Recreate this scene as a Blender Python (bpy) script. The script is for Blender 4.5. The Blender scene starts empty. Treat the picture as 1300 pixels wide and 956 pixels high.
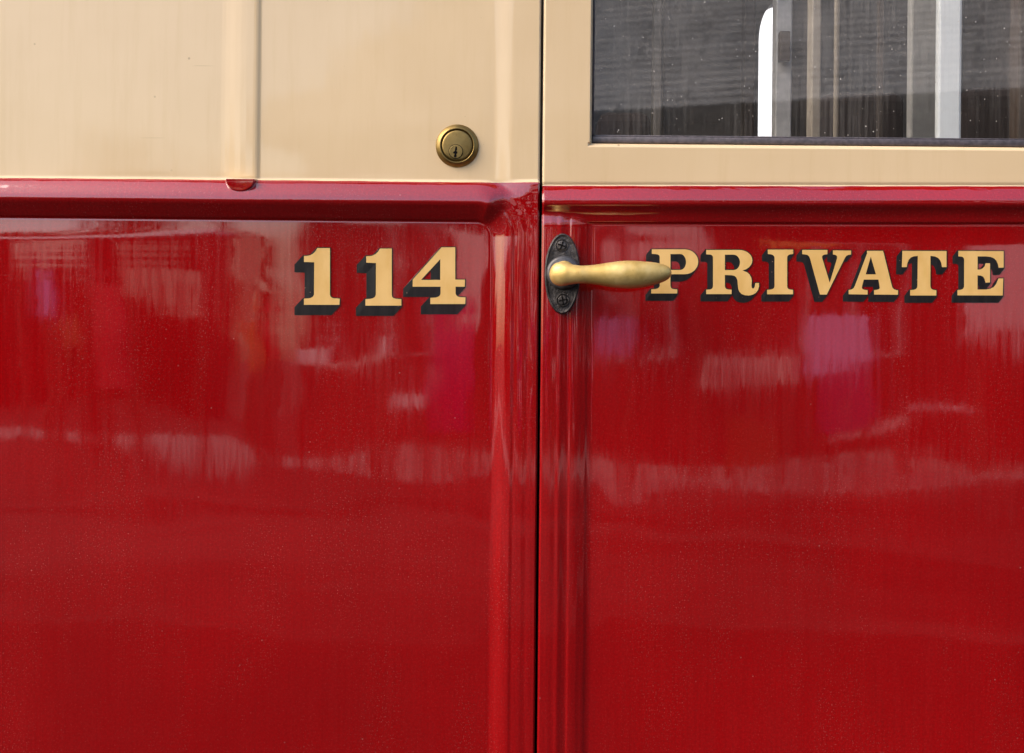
import bpy, bmesh, math, random
from mathutils import Vector, Matrix, noise as mnoise
from mathutils.geometry import tessellate_polygon

random.seed(7)
C = bpy.context.scene
COL = C.collection
S = 0.00078            # metres of coach side per photo pixel
DIST = 1.5             # camera to coach side
ZC = 1.30              # camera height above the platform
TH = 0.0092            # camera roll
R = math.radians

# ------------------------------------------------------------------ helpers
def U(px, py):
    """photo pixel -> level pixel coordinates on the coach side"""
    dx, dy = px - 650.0, py - 434.0
    return (650 + dx + dy * TH, 434 + dy - dx * TH)

def W(ux, uy, h=0.0):
    """level pixel coordinates + relief (px, towards the platform) -> world"""
    return Vector(((ux - 650) * S, -h * S, ZC + (434 - uy) * S))

def D(px, py, y):
    """point seen at photo pixel, y metres behind the coach side"""
    u = U(px, py)
    k = (DIST + y) / DIST
    return Vector(((u[0] - 650) * S * k, y, ZC + (434 - u[1]) * S * k))

def link(name, me, mats=None, parent=None):
    o = bpy.data.objects.new(name, me)
    COL.objects.link(o)
    if mats:
        for m in (mats if isinstance(mats, (list, tuple)) else [mats]):
            me.materials.append(m)
    if parent is not None:
        o.parent = parent
        o.matrix_parent_inverse = Matrix.Identity(4)
        loc = Vector((0, 0, 0))
        p = parent
        while p is not None:
            loc += p.location
            p = p.parent
        o.location = -loc
    return o

def from_bm(name, bm, mats, parent=None, smooth=False):
    me = bpy.data.meshes.new(name)
    bmesh.ops.recalc_face_normals(bm, faces=bm.faces[:])
    bm.to_mesh(me); bm.free()
    if smooth:
        for p in me.polygons: p.use_smooth = True
    return link(name, me, mats, parent)

def empty(name, loc=(0, 0, 0), parent=None):
    o = bpy.data.objects.new(name, None)
    o.location = loc
    COL.objects.link(o)
    return o

def tag(o, label, cat=None, group=None, kind=None):
    if label: o['label'] = label
    if cat: o['category'] = cat
    if group: o['group'] = group
    if kind: o['kind'] = kind
    return o

def add_box(bm, x0, x1, y0, y1, z0, z1, bev=0.0, M=None, mi=0):
    b2 = bmesh.new()
    vs = [b2.verts.new((x, y, z)) for x in (x0, x1) for y in (y0, y1) for z in (z0, z1)]
    for f in ((0,1,3,2),(4,6,7,5),(0,4,5,1),(2,3,7,6),(0,2,6,4),(1,5,7,3)):
        b2.faces.new([vs[i] for i in f])
    if bev > 0:
        bmesh.ops.bevel(b2, geom=b2.edges[:], offset=bev, segments=2, affect='EDGES', profile=0.5)
    tmp = bpy.data.meshes.new('tmp')
    if M is not None: b2.transform(M)
    for f in b2.faces: f.material_index = mi
    b2.to_mesh(tmp); b2.free()
    bm.from_mesh(tmp)
    bpy.data.meshes.remove(tmp)

def sstep(a, b, x):
    t = min(1.0, max(0.0, (x - a) / (b - a)))
    return t * t * (3 - 2 * t)

def interp(pts, x):
    if x <= pts[0][0]: return pts[0][1]
    for (a, va), (b, vb) in zip(pts, pts[1:]):
        if x <= b:
            return va + (vb - va) * (x - a) / (b - a)
    return pts[-1][1]

def catmull(pts, x):
    n = len(pts)
    if x <= pts[0][0]: return pts[0][1]
    if x >= pts[-1][0]: return pts[-1][1]
    for i in range(n - 1):
        if x <= pts[i + 1][0]:
            x1, y1 = pts[i]; x2, y2 = pts[i + 1]
            x0, y0 = pts[max(i - 1, 0)]; x3, y3 = pts[min(i + 2, n - 1)]
            m1 = (y2 - y0) / (x2 - x0); m2 = (y3 - y1) / (x3 - x1)
            d = x2 - x1; t = (x - x1) / d
            return ((2*t**3 - 3*t**2 + 1) * y1 + (t**3 - 2*t**2 + t) * d * m1
                    + (-2*t**3 + 3*t**2) * y2 + (t**3 - t**2) * d * m2)

# ------------------------------------------------------------------ node kit
class NT:
    def __init__(s, name):
        s.m = bpy.data.materials.new(name); s.m.use_nodes = True
        s.t = s.m.node_tree; s.t.nodes.clear()
        s.out = s.t.nodes.new('ShaderNodeOutputMaterial')
    def n(s, typ, **kw):
        nd = s.t.nodes.new(typ)
        for k, v in kw.items(): setattr(nd, k, v)
        return nd
    def put(s, sock, v):
        if hasattr(v, 'is_linked') or isinstance(v, bpy.types.NodeSocket): s.t.links.new(v, sock)
        else:
            if isinstance(v, (tuple, list)) and len(v) == 3 and sock.type == 'RGBA': v = (*v, 1)
            sock.default_value = v
    def math(s, op, a, b=None, clamp=False):
        nd = s.n('ShaderNodeMath', operation=op, use_clamp=clamp)
        s.put(nd.inputs[0], a)
        if b is not None: s.put(nd.inputs[1], b)
        return nd.outputs[0]
    def mapping(s, scale, loc=(0, 0, 0)):
        g = s.n('ShaderNodeNewGeometry'); m = s.n('ShaderNodeMapping')
        s.t.links.new(g.outputs['Position'], m.inputs['Vector'])
        m.inputs['Scale'].default_value = scale; m.inputs['Location'].default_value = loc
        return m.outputs[0]
    def noise(s, vec, scale=1.0, detail=3.0, rough=0.55, color=False):
        nd = s.n('ShaderNodeTexNoise')
        s.t.links.new(vec, nd.inputs['Vector'])
        nd.inputs['Scale'].default_value = scale; nd.inputs['Detail'].default_value = detail
        nd.inputs['Roughness'].default_value = rough
        return nd.outputs['Color' if color else 'Fac']
    def ramp(s, fac, a, b, v0=0.0, v1=1.0):
        nd = s.n('ShaderNodeMapRange'); nd.interpolation_type = 'SMOOTHSTEP'
        s.put(nd.inputs['Value'], fac)
        nd.inputs['From Min'].default_value = a; nd.inputs['From Max'].default_value = b
        nd.inputs['To Min'].default_value = v0; nd.inputs['To Max'].default_value = v1
        return nd.outputs[0]
    def mix(s, fac, a, b, mode='MIX'):
        nd = s.n('ShaderNodeMix', data_type='RGBA', blend_type=mode)
        s.put(nd.inputs['Factor'], fac); s.put(nd.inputs['A'] if False else nd.inputs[6], a); s.put(nd.inputs[7], b)
        return nd.outputs[2]
    def specks(s, cell, size, keep, loc=(0, 0, 0)):
        """sparse small dots: cell in metres, size as a share of the cell"""
        v = s.n('ShaderNodeTexVoronoi'); v.voronoi_dimensions = '3D'
        s.t.links.new(s.mapping((1/cell, 0.001, 1/cell), loc), v.inputs['Vector'])
        v.inputs['Scale'].default_value = 1.0
        sep = s.n('ShaderNodeSeparateColor'); s.t.links.new(v.outputs['Color'], sep.inputs[0])
        k = s.math('LESS_THAN', sep.outputs[0], keep)
        sz = s.math('MULTIPLY', s.math('ADD', sep.outputs[1], 0.4), size)
        d = s.math('LESS_THAN', v.outputs['Distance'], sz)
        return s.math('MULTIPLY', k, d), sep.outputs[2]
    def streak_normal(s, kz, kx, kfine, extra=0.0):
        """brush-stroke relief: the surface tips a little up or down, column by column"""
        a = s.noise(s.mapping((520, 1, 22)), detail=2)
        b = s.noise(s.mapping((140, 1, 12), (3, 0, 7)), detail=2)
        c = s.noise(s.mapping((60, 1, 60), (9, 0, 1)), detail=3)
        f = s.noise(s.mapping((1500, 1, 1500), (5, 0, 2)), detail=1)
        vz = s.math('ADD', s.math('MULTIPLY', s.math('SUBTRACT', a, 0.5), kz),
                    s.math('MULTIPLY', s.math('SUBTRACT', b, 0.5), kz * 0.8))
        vz = s.math('ADD', vz, s.math('MULTIPLY', s.math('SUBTRACT', f, 0.5), kfine))
        vx = s.math('MULTIPLY', s.math('SUBTRACT', c, 0.5), kx)
        cb = s.n('ShaderNodeCombineXYZ')
        s.put(cb.inputs[0], vx); s.put(cb.inputs[2], vz)
        g = s.n('ShaderNodeNewGeometry')
        ad = s.n('ShaderNodeVectorMath', operation='ADD')
        s.t.links.new(g.outputs['Normal'], ad.inputs[0]); s.t.links.new(cb.outputs[0], ad.inputs[1])
        nm = s.n('ShaderNodeVectorMath', operation='NORMALIZE')
        s.t.links.new(ad.outputs[0], nm.inputs[0])
        return nm.outputs[0]
    def bsdf(s, **kw):
        b = s.n('ShaderNodeBsdfPrincipled')
        for k, v in kw.items(): s.put(b.inputs[k.replace('_', ' ')], v)
        return b
    def done(s, sh):
        s.t.links.new(sh.outputs[0] if hasattr(sh, 'outputs') else sh, s.out.inputs['Surface'])
        return s.m

def bump(s, h, dist=0.001, strength=1.0):
    b = s.n('ShaderNodeBump'); b.inputs['Distance'].default_value = dist; b.inputs['Strength'].default_value = strength
    s.t.links.new(h, b.inputs['Height']); return b.outputs[0]

def simple(name, col, rough=0.6, metal=0.0, var=0.15, scale=30, bmp=0.0, spec=0.5):
    s = NT(name)
    n = s.noise(s.mapping((scale,) * 3), detail=4)
    c = s.mix(s.ramp(n, 0.3, 0.7), tuple(x * (1 - var) for x in col), tuple(min(1, x * (1 + var)) for x in col))
    kw = dict(Base_Color=c, Roughness=rough, Metallic=metal, Specular_IOR_Level=spec)
    if bmp: kw['Normal'] = bump(s, n, bmp)
    return s.done(s.bsdf(**kw))

# ------------------------------------------------------------------ materials
def red_paint():
    s = NT('red_coach_paint')
    big = s.noise(s.mapping((3, 3, 3)), detail=3)
    col = s.mix(s.ramp(big, 0.3, 0.7), (0.25, 0.0004, 0.0014), (0.325, 0.0005, 0.0018))
    # fine brush grain and thin dust film carried down in streaks
    grain = s.noise(s.mapping((420, 1, 9), (1, 0, 0)), detail=4, rough=0.7)
    col = s.mix(s.ramp(grain, 0.35, 0.75, 0.0, 0.30), col, (0.18, 0.0003, 0.0008))
    film = s.math('MULTIPLY', s.noise(s.mapping((90, 1, 4), (2, 0, 4)), detail=5, rough=0.65),
                  s.noise(s.mapping((5, 1, 5), (8, 0, 1)), detail=3))
    col = s.mix(s.ramp(film, 0.16, 0.5, 0.0, 0.016), col, (0.42, 0.13, 0.12))
    # grain of dust specks
    d1 = s.ramp(s.noise(s.mapping((620, 1, 560)), detail=3, rough=0.75), 0.575, 0.68, 0.0, 1.0)
    d2, r2 = s.specks(0.011, 0.05, 0.3, (3.3, 0, 1.7))
    patch = s.ramp(s.math('ADD', s.noise(s.mapping((9, 1, 6), (4, 0, 2)), detail=4), s.math('MULTIPLY', s.math('SUBTRACT', s.noise(s.mapping((45, 1, 5), (2, 0, 9)), detail=3), 0.5), 0.8)), 0.42, 0.66, 0.0, 1.0)
    col = s.mix(s.math('MULTIPLY', s.math('MULTIPLY', d1, s.math('ADD', s.math('MULTIPLY', patch, 0.75), 0.25)), 0.26), col, (0.62, 0.26, 0.23))
    weave = s.noise(s.mapping((420, 1, 420), (7, 0, 3)), detail=2, rough=0.6)
    col = s.mix(s.ramp(weave, 0.38, 0.66, 0.0, 0.34), col, (0.15, 0.0002, 0.0008))
    col = s.mix(s.math('MULTIPLY', d2, s.math('MULTIPLY', r2, 0.16)), col, (0.7, 0.45, 0.4))
    nm = s.streak_normal(0.0065, 0.004, 0.005)
    rg = s.ramp(s.noise(s.mapping((200, 1, 10), (6, 0, 6)), detail=3), 0.3, 0.7, 0.02, 0.07)
    rg = s.math('ADD', rg, s.math('MULTIPLY', s.math('MULTIPLY', d1, patch), 0.2))
    b = s.bsdf(Base_Color=col, Roughness=0.45, Specular_IOR_Level=0.0, Coat_Weight=1.0, Coat_Roughness=rg,
               Coat_IOR=1.95, Normal=nm, Coat_Normal=nm)
    return s.done(b)

def cream_paint():
    s = NT('cream_coach_paint')
    big = s.noise(s.mapping((4, 4, 4)), detail=4)
    col = s.mix(s.ramp(big, 0.3, 0.7), (0.635, 0.462, 0.266), (0.69, 0.513, 0.306))
    film = s.noise(s.mapping((70, 1, 5), (2, 0, 4)), detail=5, rough=0.7)
    col = s.mix(s.ramp(film, 0.45, 0.75, 0.0, 0.22), col, (0.54, 0.37, 0.18))
    d1, r1 = s.specks(0.017, 0.05, 0.35)
    col = s.mix(s.math('MULTIPLY', d1, s.math('MULTIPLY', r1, 0.55)), col, (0.16, 0.10, 0.06))
    # hairline scratches running along the coach
    sc = s.noise(s.mapping((9, 1, 420), (1, 0, 3)), detail=2)
    col = s.mix(s.math('MULTIPLY', s.ramp(sc, 0.735, 0.76, 0, 1), 0.4), col, (0.2, 0.13, 0.08))
    nm = s.streak_normal(0.017, 0.007, 0.020)
    b = s.bsdf(Base_Color=col, Roughness=0.5, Specular_IOR_Level=0.05, Coat_Weight=1.0, Coat_Roughness=0.04,
               Coat_IOR=1.55, Normal=nm, Coat_Normal=nm)
    return s.done(b)

def gold_paint():
    s = NT('gold_signwriting')
    n = s.noise(s.mapping((50, 1, 25)), detail=4)
    col = s.mix(s.ramp(n, 0.3, 0.7), (0.66, 0.385, 0.105), (0.74, 0.46, 0.155))
    d1, r1 = s.specks(0.004, 0.10, 0.12)
    col = s.mix(s.math('MULTIPLY', d1, s.math('MULTIPLY', r1, 0.6)), col, (0.3, 0.16, 0.05))
    nm = s.streak_normal(0.02, 0.01, 0.02)
    return s.done(s.bsdf(Base_Color=col, Roughness=0.45, Coat_Weight=0.6, Coat_Roughness=0.15, Normal=nm, Coat_Normal=nm))

def black_paint():
    s = NT('black_signwriting')
    n = s.noise(s.mapping((150, 1, 20)), detail=4)
    col = s.mix(s.ramp(n, 0.3, 0.75), (0.005, 0.0045, 0.0045), (0.016, 0.013, 0.012))
    d1, r1 = s.specks(0.0042, 0.085, 0.35)
    col = s.mix(s.math('MULTIPLY', d1, s.math('MULTIPLY', r1, 0.5)), col, (0.5, 0.3, 0.2))
    nm = s.streak_normal(0.024, 0.012, 0.03)
    return s.done(s.bsdf(Base_Color=col, Roughness=0.5, Specular_IOR_Level=0.2, Coat_Weight=0.7, Coat_Roughness=0.1, Coat_IOR=1.4, Normal=nm, Coat_Normal=nm))

def brass(name, c1, c2, rough, k=1.0, metal=0.55):
    s = NT(name)
    n = s.noise(s.mapping((160,) * 3), detail=5, rough=0.65)
    n2 = s.noise(s.mapping((45,) * 3, (4, 4, 4)), detail=4)
    col = s.mix(s.ramp(n2, 0.3, 0.7), c1, c2)
    col = s.mix(s.ramp(n, 0.58, 0.8, 0, 0.55), col, tuple(x * 0.45 for x in c1))
    rg = s.ramp(n, 0.3, 0.7, rough - 0.08, rough + 0.12)
    return s.done(s.bsdf(Base_Color=col, Metallic=metal, Roughness=rg, Normal=bump(s, n, 0.0004 * k, 0.6)))

def iron():
    s = NT('blackened_iron')
    n = s.noise(s.mapping((220,) * 3), detail=6, rough=0.7)
    n2 = s.noise(s.mapping((70,) * 3, (1, 5, 2)), detail=5)
    col = s.mix(s.ramp(n2, 0.35, 0.7), (0.03, 0.026, 0.025), (0.085, 0.075, 0.072))
    col = s.mix(s.ramp(n, 0.6, 0.78, 0, 0.7), col, (0.20, 0.10, 0.06))
    rg = s.ramp(n, 0.3, 0.7, 0.28, 0.5)
    return s.done(s.bsdf(Base_Color=col, Metallic=0.6, Roughness=rg, Normal=bump(s, n, 0.0016, 1.0)))

def glass(name, ior=2.4, dusty=True):
    s = NT(name)
    tr = s.n('ShaderNodeBsdfTransparent'); tr.inputs[0].default_value = (0.93, 0.93, 0.92, 1)
    gl = s.n('ShaderNodeBsdfGlossy'); gl.inputs['Roughness'].default_value = 0.015
    fr = s.n('ShaderNodeFresnel'); g = s.n('ShaderNodeNewGeometry')
    mr = s.n('ShaderNodeMapRange'); s.t.links.new(g.outputs['Backfacing'], mr.inputs['Value'])
    mr.inputs['To Min'].default_value = ior; mr.inputs['To Max'].default_value = 1.0 / ior   # the same pane seen from either side
    s.t.links.new(mr.outputs[0], fr.inputs['IOR'])
    mx = s.n('ShaderNodeMixShader')
    s.t.links.new(fr.outputs[0], mx.inputs[0]); s.t.links.new(tr.outputs[0], mx.inputs[1]); s.t.links.new(gl.outputs[0], mx.inputs[2])
    if not dusty: return s.done(mx)
    gl.inputs['Roughness'].default_value = 0.02
    s.put(gl.inputs['Normal'], s.streak_normal(0.0016, 0.0010, 0.0015))
    df = s.n('ShaderNodeBsdfDiffuse')
    df.inputs[0].default_value = (0.62, 0.56, 0.50, 1)
    d1, r1 = s.specks(0.0045, 0.085, 0.6)
    d2, r2 = s.specks(0.0065, 0.08, 0.45, (7, 0, 2))
    drip = s.noise(s.mapping((260, 1, 8), (1, 0, 8)), detail=4, rough=0.7)
    patch = s.noise(s.mapping((7, 1, 5), (3, 0, 0)), detail=4)
    f = s.math('ADD', s.math('MULTIPLY', d1, s.math('MULTIPLY', r1, 0.9)), s.math('MULTIPLY', d2, s.math('MULTIPLY', r2, 1.0)))
    f = s.math('ADD', f, s.ramp(s.math('MULTIPLY', drip, patch), 0.16, 0.5, 0.015, 0.16))
    m2 = s.n('ShaderNodeMixShader')
    s.put(m2.inputs[0], s.math('MINIMUM', f, 0.8)); s.t.links.new(mx.outputs[0], m2.inputs[1]); s.t.links.new(df.outputs[0], m2.inputs[2])
    return s.done(m2)

def slate():
    s = NT('pale_slate')
    tc = s.n('ShaderNodeTexCoord')
    br = s.n('ShaderNodeTexBrick')
    s.t.links.new(tc.outputs['UV'], br.inputs['Vector'])
    br.inputs['Scale'].default_value = 1.0
    br.inputs['Color1'].default_value = (0.46, 0.42, 0.38, 1); br.inputs['Color2'].default_value = (0.24, 0.22, 0.20, 1)
    br.inputs['Mortar'].default_value = (0.05, 0.045, 0.045, 1)
    br.inputs['Mortar Size'].default_value = 0.035; br.inputs['Brick Width'].default_value = 1.7; br.inputs['Row Height'].default_value = 0.15
    n = s.noise(s.mapping((2, 2, 2)), detail=5)
    col = s.mix(s.ramp(n, 0.3, 0.7, 0, 0.5), br.outputs['Color'], (0.5, 0.46, 0.42))
    return s.done(s.bsdf(Base_Color=col, Roughness=0.6))

RED, CREAM, GOLD, BLACK = red_paint(), cream_paint(), gold_paint(), black_paint()
HANDLE_BRASS = brass('worn_handle_brass', (0.52, 0.345, 0.10), (0.74, 0.54, 0.22), 0.47)
LOCK_BRASS = brass('tarnished_lock_brass', (0.17, 0.11, 0.032), (0.28, 0.19, 0.065), 0.42, 0.9, 0.9)
IRON = iron()
GLASS, FARGLASS = glass('dusty_window_glass'), glass('clear_window_glass', 1.45, False)
RUBBER = simple('grey_window_seal', (0.075, 0.062, 0.066), 0.38, 0, 0.3, 200, 0.0003)
DARK = simple('black_gap_lining', (0.008, 0.007, 0.007), 0.9, spec=0.0)
SLATE = slate()
def pm(name, col, rough=0.5, **k): return simple(name, col, rough, **k)

# ------------------------------------------------------------------ coach relief
XG0, XG1 = 683.1, 686.5         # the shut line between fixed side and door
XE0, XE1 = 1490.0, 1494.7       # the shut line on the hinge side
YW, YB = 232.0, 281.5           # fixed side: paint line, lower edge of the waist moulding
def wob(x):                     # hand-painted edge
    return 0.55 * mnoise.noise(Vector((x * 0.03, 1.7, 0))) + 0.25 * mnoise.noise(Vector((x * 0.15, 5.1, 0)))

def undul(x, y, k, sd):
    p = Vector((x / 420.0, y / 190.0, sd))
    q = Vector((x / 130.0, y / 50.0, sd + 9))
    return k * mnoise.noise(p) + k * 0.16 * mnoise.noise(q)

def rough_m(x, y):              # mouldings shaped and painted by hand
    return 0.24 * mnoise.noise(Vector((x / 110.0, y / 9.0, 2.0))) + 0.06 * mnoise.noise(Vector((x / 9.0, y / 4.0, 6.0)))
def rough_v(x, y):              # brushed downwards on the posts
    return 0.16 * mnoise.noise(Vector((x / 6.0, y / 130.0, 6.0))) + 0.06 * mnoise.noise(Vector((x / 2.2, y / 60.0, 8.0))) + 0.5 * mnoise.noise(Vector((x / 60.0, y / 160.0, 3.0)))

# moulding profile: distance above the lower edge of the moulding -> relief
MOULD_L = [(-3, 0), (-0.5, 0), (0.8, 1.5), (2, 3.0), (8, 7.5), (14, 12), (19, 15.6), (23, 17.2), (26, 17.1),
           (30, 16.0), (35, 13.7), (40, 10.7), (45, 7.0), (49, 3.4), (51.5, 1.2), (54, 0.1), (57, 0), (60, 0)]
POST_L = [(-4, 0), (0, 0), (3, 0.4), (8, 2.6), (14, 6.2), (20, 8.9), (25, 10), (29, 9.4), (33, 10.0), (40, 10.4), (46, 10.0), (52, 10.4), (62, 10.2)]
R_CORNER = 20.0
XP = 623.0                       # inner edge of the pillar

def h_left(x, y):
    # x in level px on the fixed side (left of the shut line), y in level px
    up = 0.0
    # cream: pillar and vertical beading
    up = 2.4 * sstep(623, 650, x)
    bd = 0.0
    if 276 < x < 332:
        bd = interp([(278, 0), (283, 0.25), (289, 0.8), (296, 1.6), (303, 2.2), (310, 2.5), (319, 2.5), (322, 2.3), (324.5, 1.7), (327, 0.5), (328.5, 0.0), (330, 0)], x)
    if y < YW - 6:
        h = up + bd
    else:
        xc, yc = XP - R_CORNER, YB + R_CORNER
        if x <= xc:
            d, t = YB - y, 0.0
        elif y >= yc:
            d, t = x - XP, 1.0
        else:
            vx, vy = x - xc, yc - y
            d = math.hypot(vx, vy) - R_CORNER
            t = math.atan2(vx, vy) / (math.pi / 2)
            t = sstep(0.2, 0.56, t)
        low = catmull(MOULD_L, d) * (1 - t) + 0.72 * catmull(POST_L, d) * t
        k = sstep(YW - 5, YW + 2, y)
        h = low * k + (up + bd) * (1 - k)
        # rounded painted end of the beading, let into the sloping top of the moulding
        if 284 < x < 327 and y < YW + 20:
            e = math.sqrt(((x - 305.5) / 19.0) ** 2 + (max(0, y - YW) / 15.5) ** 2)
            k = (1 - sstep(0.93, 1.03, e)) * sstep(YW - 1.6, YW - 0.2, y)
            h = max(h, h * (1 - k) + (15.2 + 0.05 * (YW + 15 - y)) * k)
    h -= 2.2 * sstep(XG0 - 2.5, XG0, x) ** 2
    wave = sstep(YB - 4, YB + 30, y) * sstep(XP + 10, XP - 20, x)
    h += undul(x, y, 1.1, 0.3) * wave + rough_m(x, y) * sstep(YW, YW + 4, y) * sstep(YB + 2, YB - 4, y) + rough_v(x, y) * sstep(YW, YW + 8, y) * sstep(XP, XP + 5, x) + undul(x, y, 0.7, 3.3) * (1 - sstep(YW - 12, YW, y)) * (1 - sstep(610, 630, x))
    return h

# door
def dyw(x): return 235.8 - (x - 690) * 0.0082
MOULD_D = [(-3, 0), (-0.5, 0), (0.8, 1.8), (2, 3.2), (8, 5.2), (13, 7.6), (17, 10.4), (20.5, 13.6), (23.5, 15.5), (27, 16.0), (30, 15.6), (34, 13.2),
           (40, 8.6), (45, 4.4), (48, 1.8), (50, 0.4), (53, 0), (60, 0)]
STILE = [(-8, 0), (-4, 0.1), (-1, 0.8), (2, 2.0), (5, 3.5), (10, 5.0), (16, 6.6), (24, 7.4), (27, 6.7), (32, 7.6), (38, 9.2), (43, 9.0), (50, 9.4), (62, 9.2)]
XS = 748.5                       # inner edge of the door stile
WX0, WX1, WY0, WY1 = 749.0, 1420.0, -700.0, 180.5   # window opening
def h_door(x, y):
    yw = dyw(x)
    yb = yw + 47.6
    if y < yw - 6:
        h = 2.6
    else:
        d = yb - y
        m = catmull(MOULD_D, d)
        st = catmull(STILE, XS - x) * sstep(yb - 44, yb + 4, y)
        h = max(m, st) if abs(m - st) > 3 else max(m, st) + (3 - abs(m - st)) ** 2 / 12
        base = 2.6 * sstep(yw + 3, yw - 6, y)
        h = max(h, base)
    # chamfer round the window opening
    if y < yw - 4:
        dx = max(WX0 - x, x - WX1, WY0 - y, y - WY1)
        if dx >= -0.01:
            h -= 5.5 * (1 - sstep(0, 1, min(1, dx / (5.5 if y > WY1 else 3.0))))
    h -= 2.2 * sstep(XG1 + 3.0, XG1, x) ** 2
    wave = sstep(yb, yb + 30, y) * sstep(XS, XS + 40, x)
    h += undul(x, y, 1.1, 7.7) * wave + rough_m(x, y) * sstep(yw, yw + 4, y) * sstep(yb + 2, yb - 4, y) + rough_v(x, y) * sstep(yb - 10, yb, y) * sstep(XS, XS - 4, x)
    return h

def lines(a, b, step, dense=(), coarse_out=None):
    out = set()
    v = a
    while v < b:
        out.add(round(v, 3))
        st = step
        if coarse_out and (v < coarse_out[0] - 1e-6 or v >= coarse_out[1]): st = step * 6
        for (p, q, s2) in dense:
            if p - st < v < q: st = min(st, s2)
        v += st
    out.add(round(b, 3))
    return sorted(out)

def relief(name, xs, ys, hf, mat, parent, warp=None, hole=None, skirt=(), xmap=None, depth=42.0):
    """height field over the level pixel grid; skirt: which borders turn inward"""
    nx, ny = len(xs), len(ys)
    co, nr, fc = [], [], []
    e = 0.35
    for j, y in enumerate(ys):
        for i, x in enumerate(xs):
            yy = y + (warp(x, y) if warp else 0.0)
            h = hf(x, yy)
            gx = (hf(x + e, yy) - hf(x - e, yy)) / (2 * e)
            gy = (hf(x, yy + e) - hf(x, yy - e)) / (2 * e)
            xx = xmap(x) if xmap else x
            if xmap: gx = -gx
            co.append(W(xx, yy, h))
            nr.append(Vector((-gx, -1.0, gy)).normalized())
    def idx(i, j): return j * nx + i
    for j in range(ny - 1):
        for i in range(nx - 1):
            if hole and xs[i] >= hole[0] - 1e-6 and xs[i+1] <= hole[1] + 1e-6 and ys[j] >= hole[2] - 1e-6 and ys[j+1] <= hole[3] + 1e-6:
                continue
            q = (idx(i, j), idx(i, j+1), idx(i+1, j+1), idx(i+1, j))
            fc.append(q if not xmap else q[::-1])
    def strip(ids, nvec):
        base = len(co)
        for k in ids:
            co.append(co[k].copy()); nr.append(Vector(nvec))
        for k in ids:
            c = co[k].copy(); c.y = depth * S
            co.append(c); nr.append(Vector(nvec))
        n = len(ids)
        for a in range(n - 1):
            fc.append((base + a, base + a + 1, base + n + a + 1, base + n + a))
    for sname in skirt:
        if sname == 'right': strip([idx(nx-1, j) for j in range(ny)], (1 if not xmap else -1, 0, 0))
        if sname == 'left': strip([idx(0, j) for j in range(ny)], (-1, 0, 0))
        if sname == 'bottom': strip([idx(i, ny-1) for i in range(nx)], (0, 0, -1))
        if sname == 'top': strip([idx(i, 0) for i in range(nx)], (0, 0, 1))
    if hole:
        i0, i1 = xs.index(hole[0]), xs.index(hole[1]); j0, j1 = ys.index(hole[2]), ys.index(hole[3])
        strip([idx(i0, j) for j in range(j0, j1+1)], (1, 0, 0))
        strip([idx(i1, j) for j in range(j0, j1+1)], (-1, 0, 0))
        strip([idx(i, j1) for i in range(i0, i1+1)], (0, 0, 1))
        strip([idx(i, j0) for i in range(i0, i1+1)], (0, 0, -1))
    me = bpy.data.meshes.new(name)
    me.from_pydata([tuple(c) for c in co], [], fc)
    for p in me.polygons: p.use_smooth = True
    me.normals_split_custom_set_from_vertices([tuple(n) for n in nr])
    return link(name, me, mat, parent)

coach = tag(empty('railway_coach', (0, 0, 0)),
            'red and cream vintage railway coach, numbered 114, with a door lettered PRIVATE', 'railway coach')

# rows
rowsU = lines(-760, YW, 6, [(YW - 14, YW, 0.8)], (-130, 9999))
rowsM = lines(YW, YB, 0.7)
rowsL = lines(YB, 1700, 6, [(YB, YB + 32, 0.8), (YB + 32, YB + 60, 2)], (-999, 1030))
colsL = lines(-1100, XG0, 6, [(276, 333, 0.7), (600, XG0, 0.8)], (-160, 9999))
wl = lambda x, y: wob(x) * max(0.0, 1 - abs(y - YW) / 12.0)
COPY = []
for mirrored in (False, True):
    xm = (lambda x: XE1 + (XG0 - x)) if mirrored else None
    # the fixed side beyond the hinge side of the door repeats the same mouldings
    cx = colsL if not mirrored else lines(-300, XG0, 14, [(276, 333, 2), (600, XG0, 2)])
    up = relief('upper_side_panel', cx, rowsU, h_left, CREAM, coach, wl, skirt=('right',), xmap=xm)
    mo = relief('waist_moulding', cx, rowsM, h_left, RED, coach, wl, skirt=('right',), xmap=xm)
    i0 = min(range(len(cx)), key=lambda i: abs(cx[i] - XP))
    lo = relief('lower_side_panel', cx[:i0 + 1], rowsL, h_left, RED, coach, None, skirt=('bottom',), xmap=xm)
    po = relief('door_pillar', cx[i0:], rowsL, h_left, RED, coach, None, skirt=('right', 'bottom'), xmap=xm)
    if not mirrored: upper, lower = up, lo

# door
rowsDU = sorted(set(lines(-760, 235.8, 6, [(176, 190, 0.6), (222, 236, 0.8)], (-130, 9999)) + [WY0, WY1]))
colsD = sorted(set(lines(XG1, XE0, 6, [(XG1, 760, 0.8)], (-999, 1340)) + [WX0, WX1]))
dw = lambda x, y: (dyw(x) - 235.8 + wob(x + 400)) * max(0.0, 1 - abs(y - 235.8) / 24.0)
door = relief('door', colsD, rowsDU, h_door, CREAM, coach, dw, hole=(WX0, WX1, WY0, WY1), skirt=('left', 'right', 'top'))
door['label'] = 'cream and red coach door lettered PRIVATE with a brass lever handle'
yb0 = 235.8 + 47.6
rowsDM = lines(235.8, yb0, 0.7)
dwm = lambda x, y: (dyw(x) - 235.8 + wob(x + 400) * max(0.0, 1 - (y - 235.8) / 12.0))
relief('waist_moulding', colsD, rowsDM, h_door, RED, door, dwm, skirt=('left', 'right'))
rowsDL = lines(yb0, 1700, 6, [(yb0, yb0 + 20, 1.2)], (-999, 1030))
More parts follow.
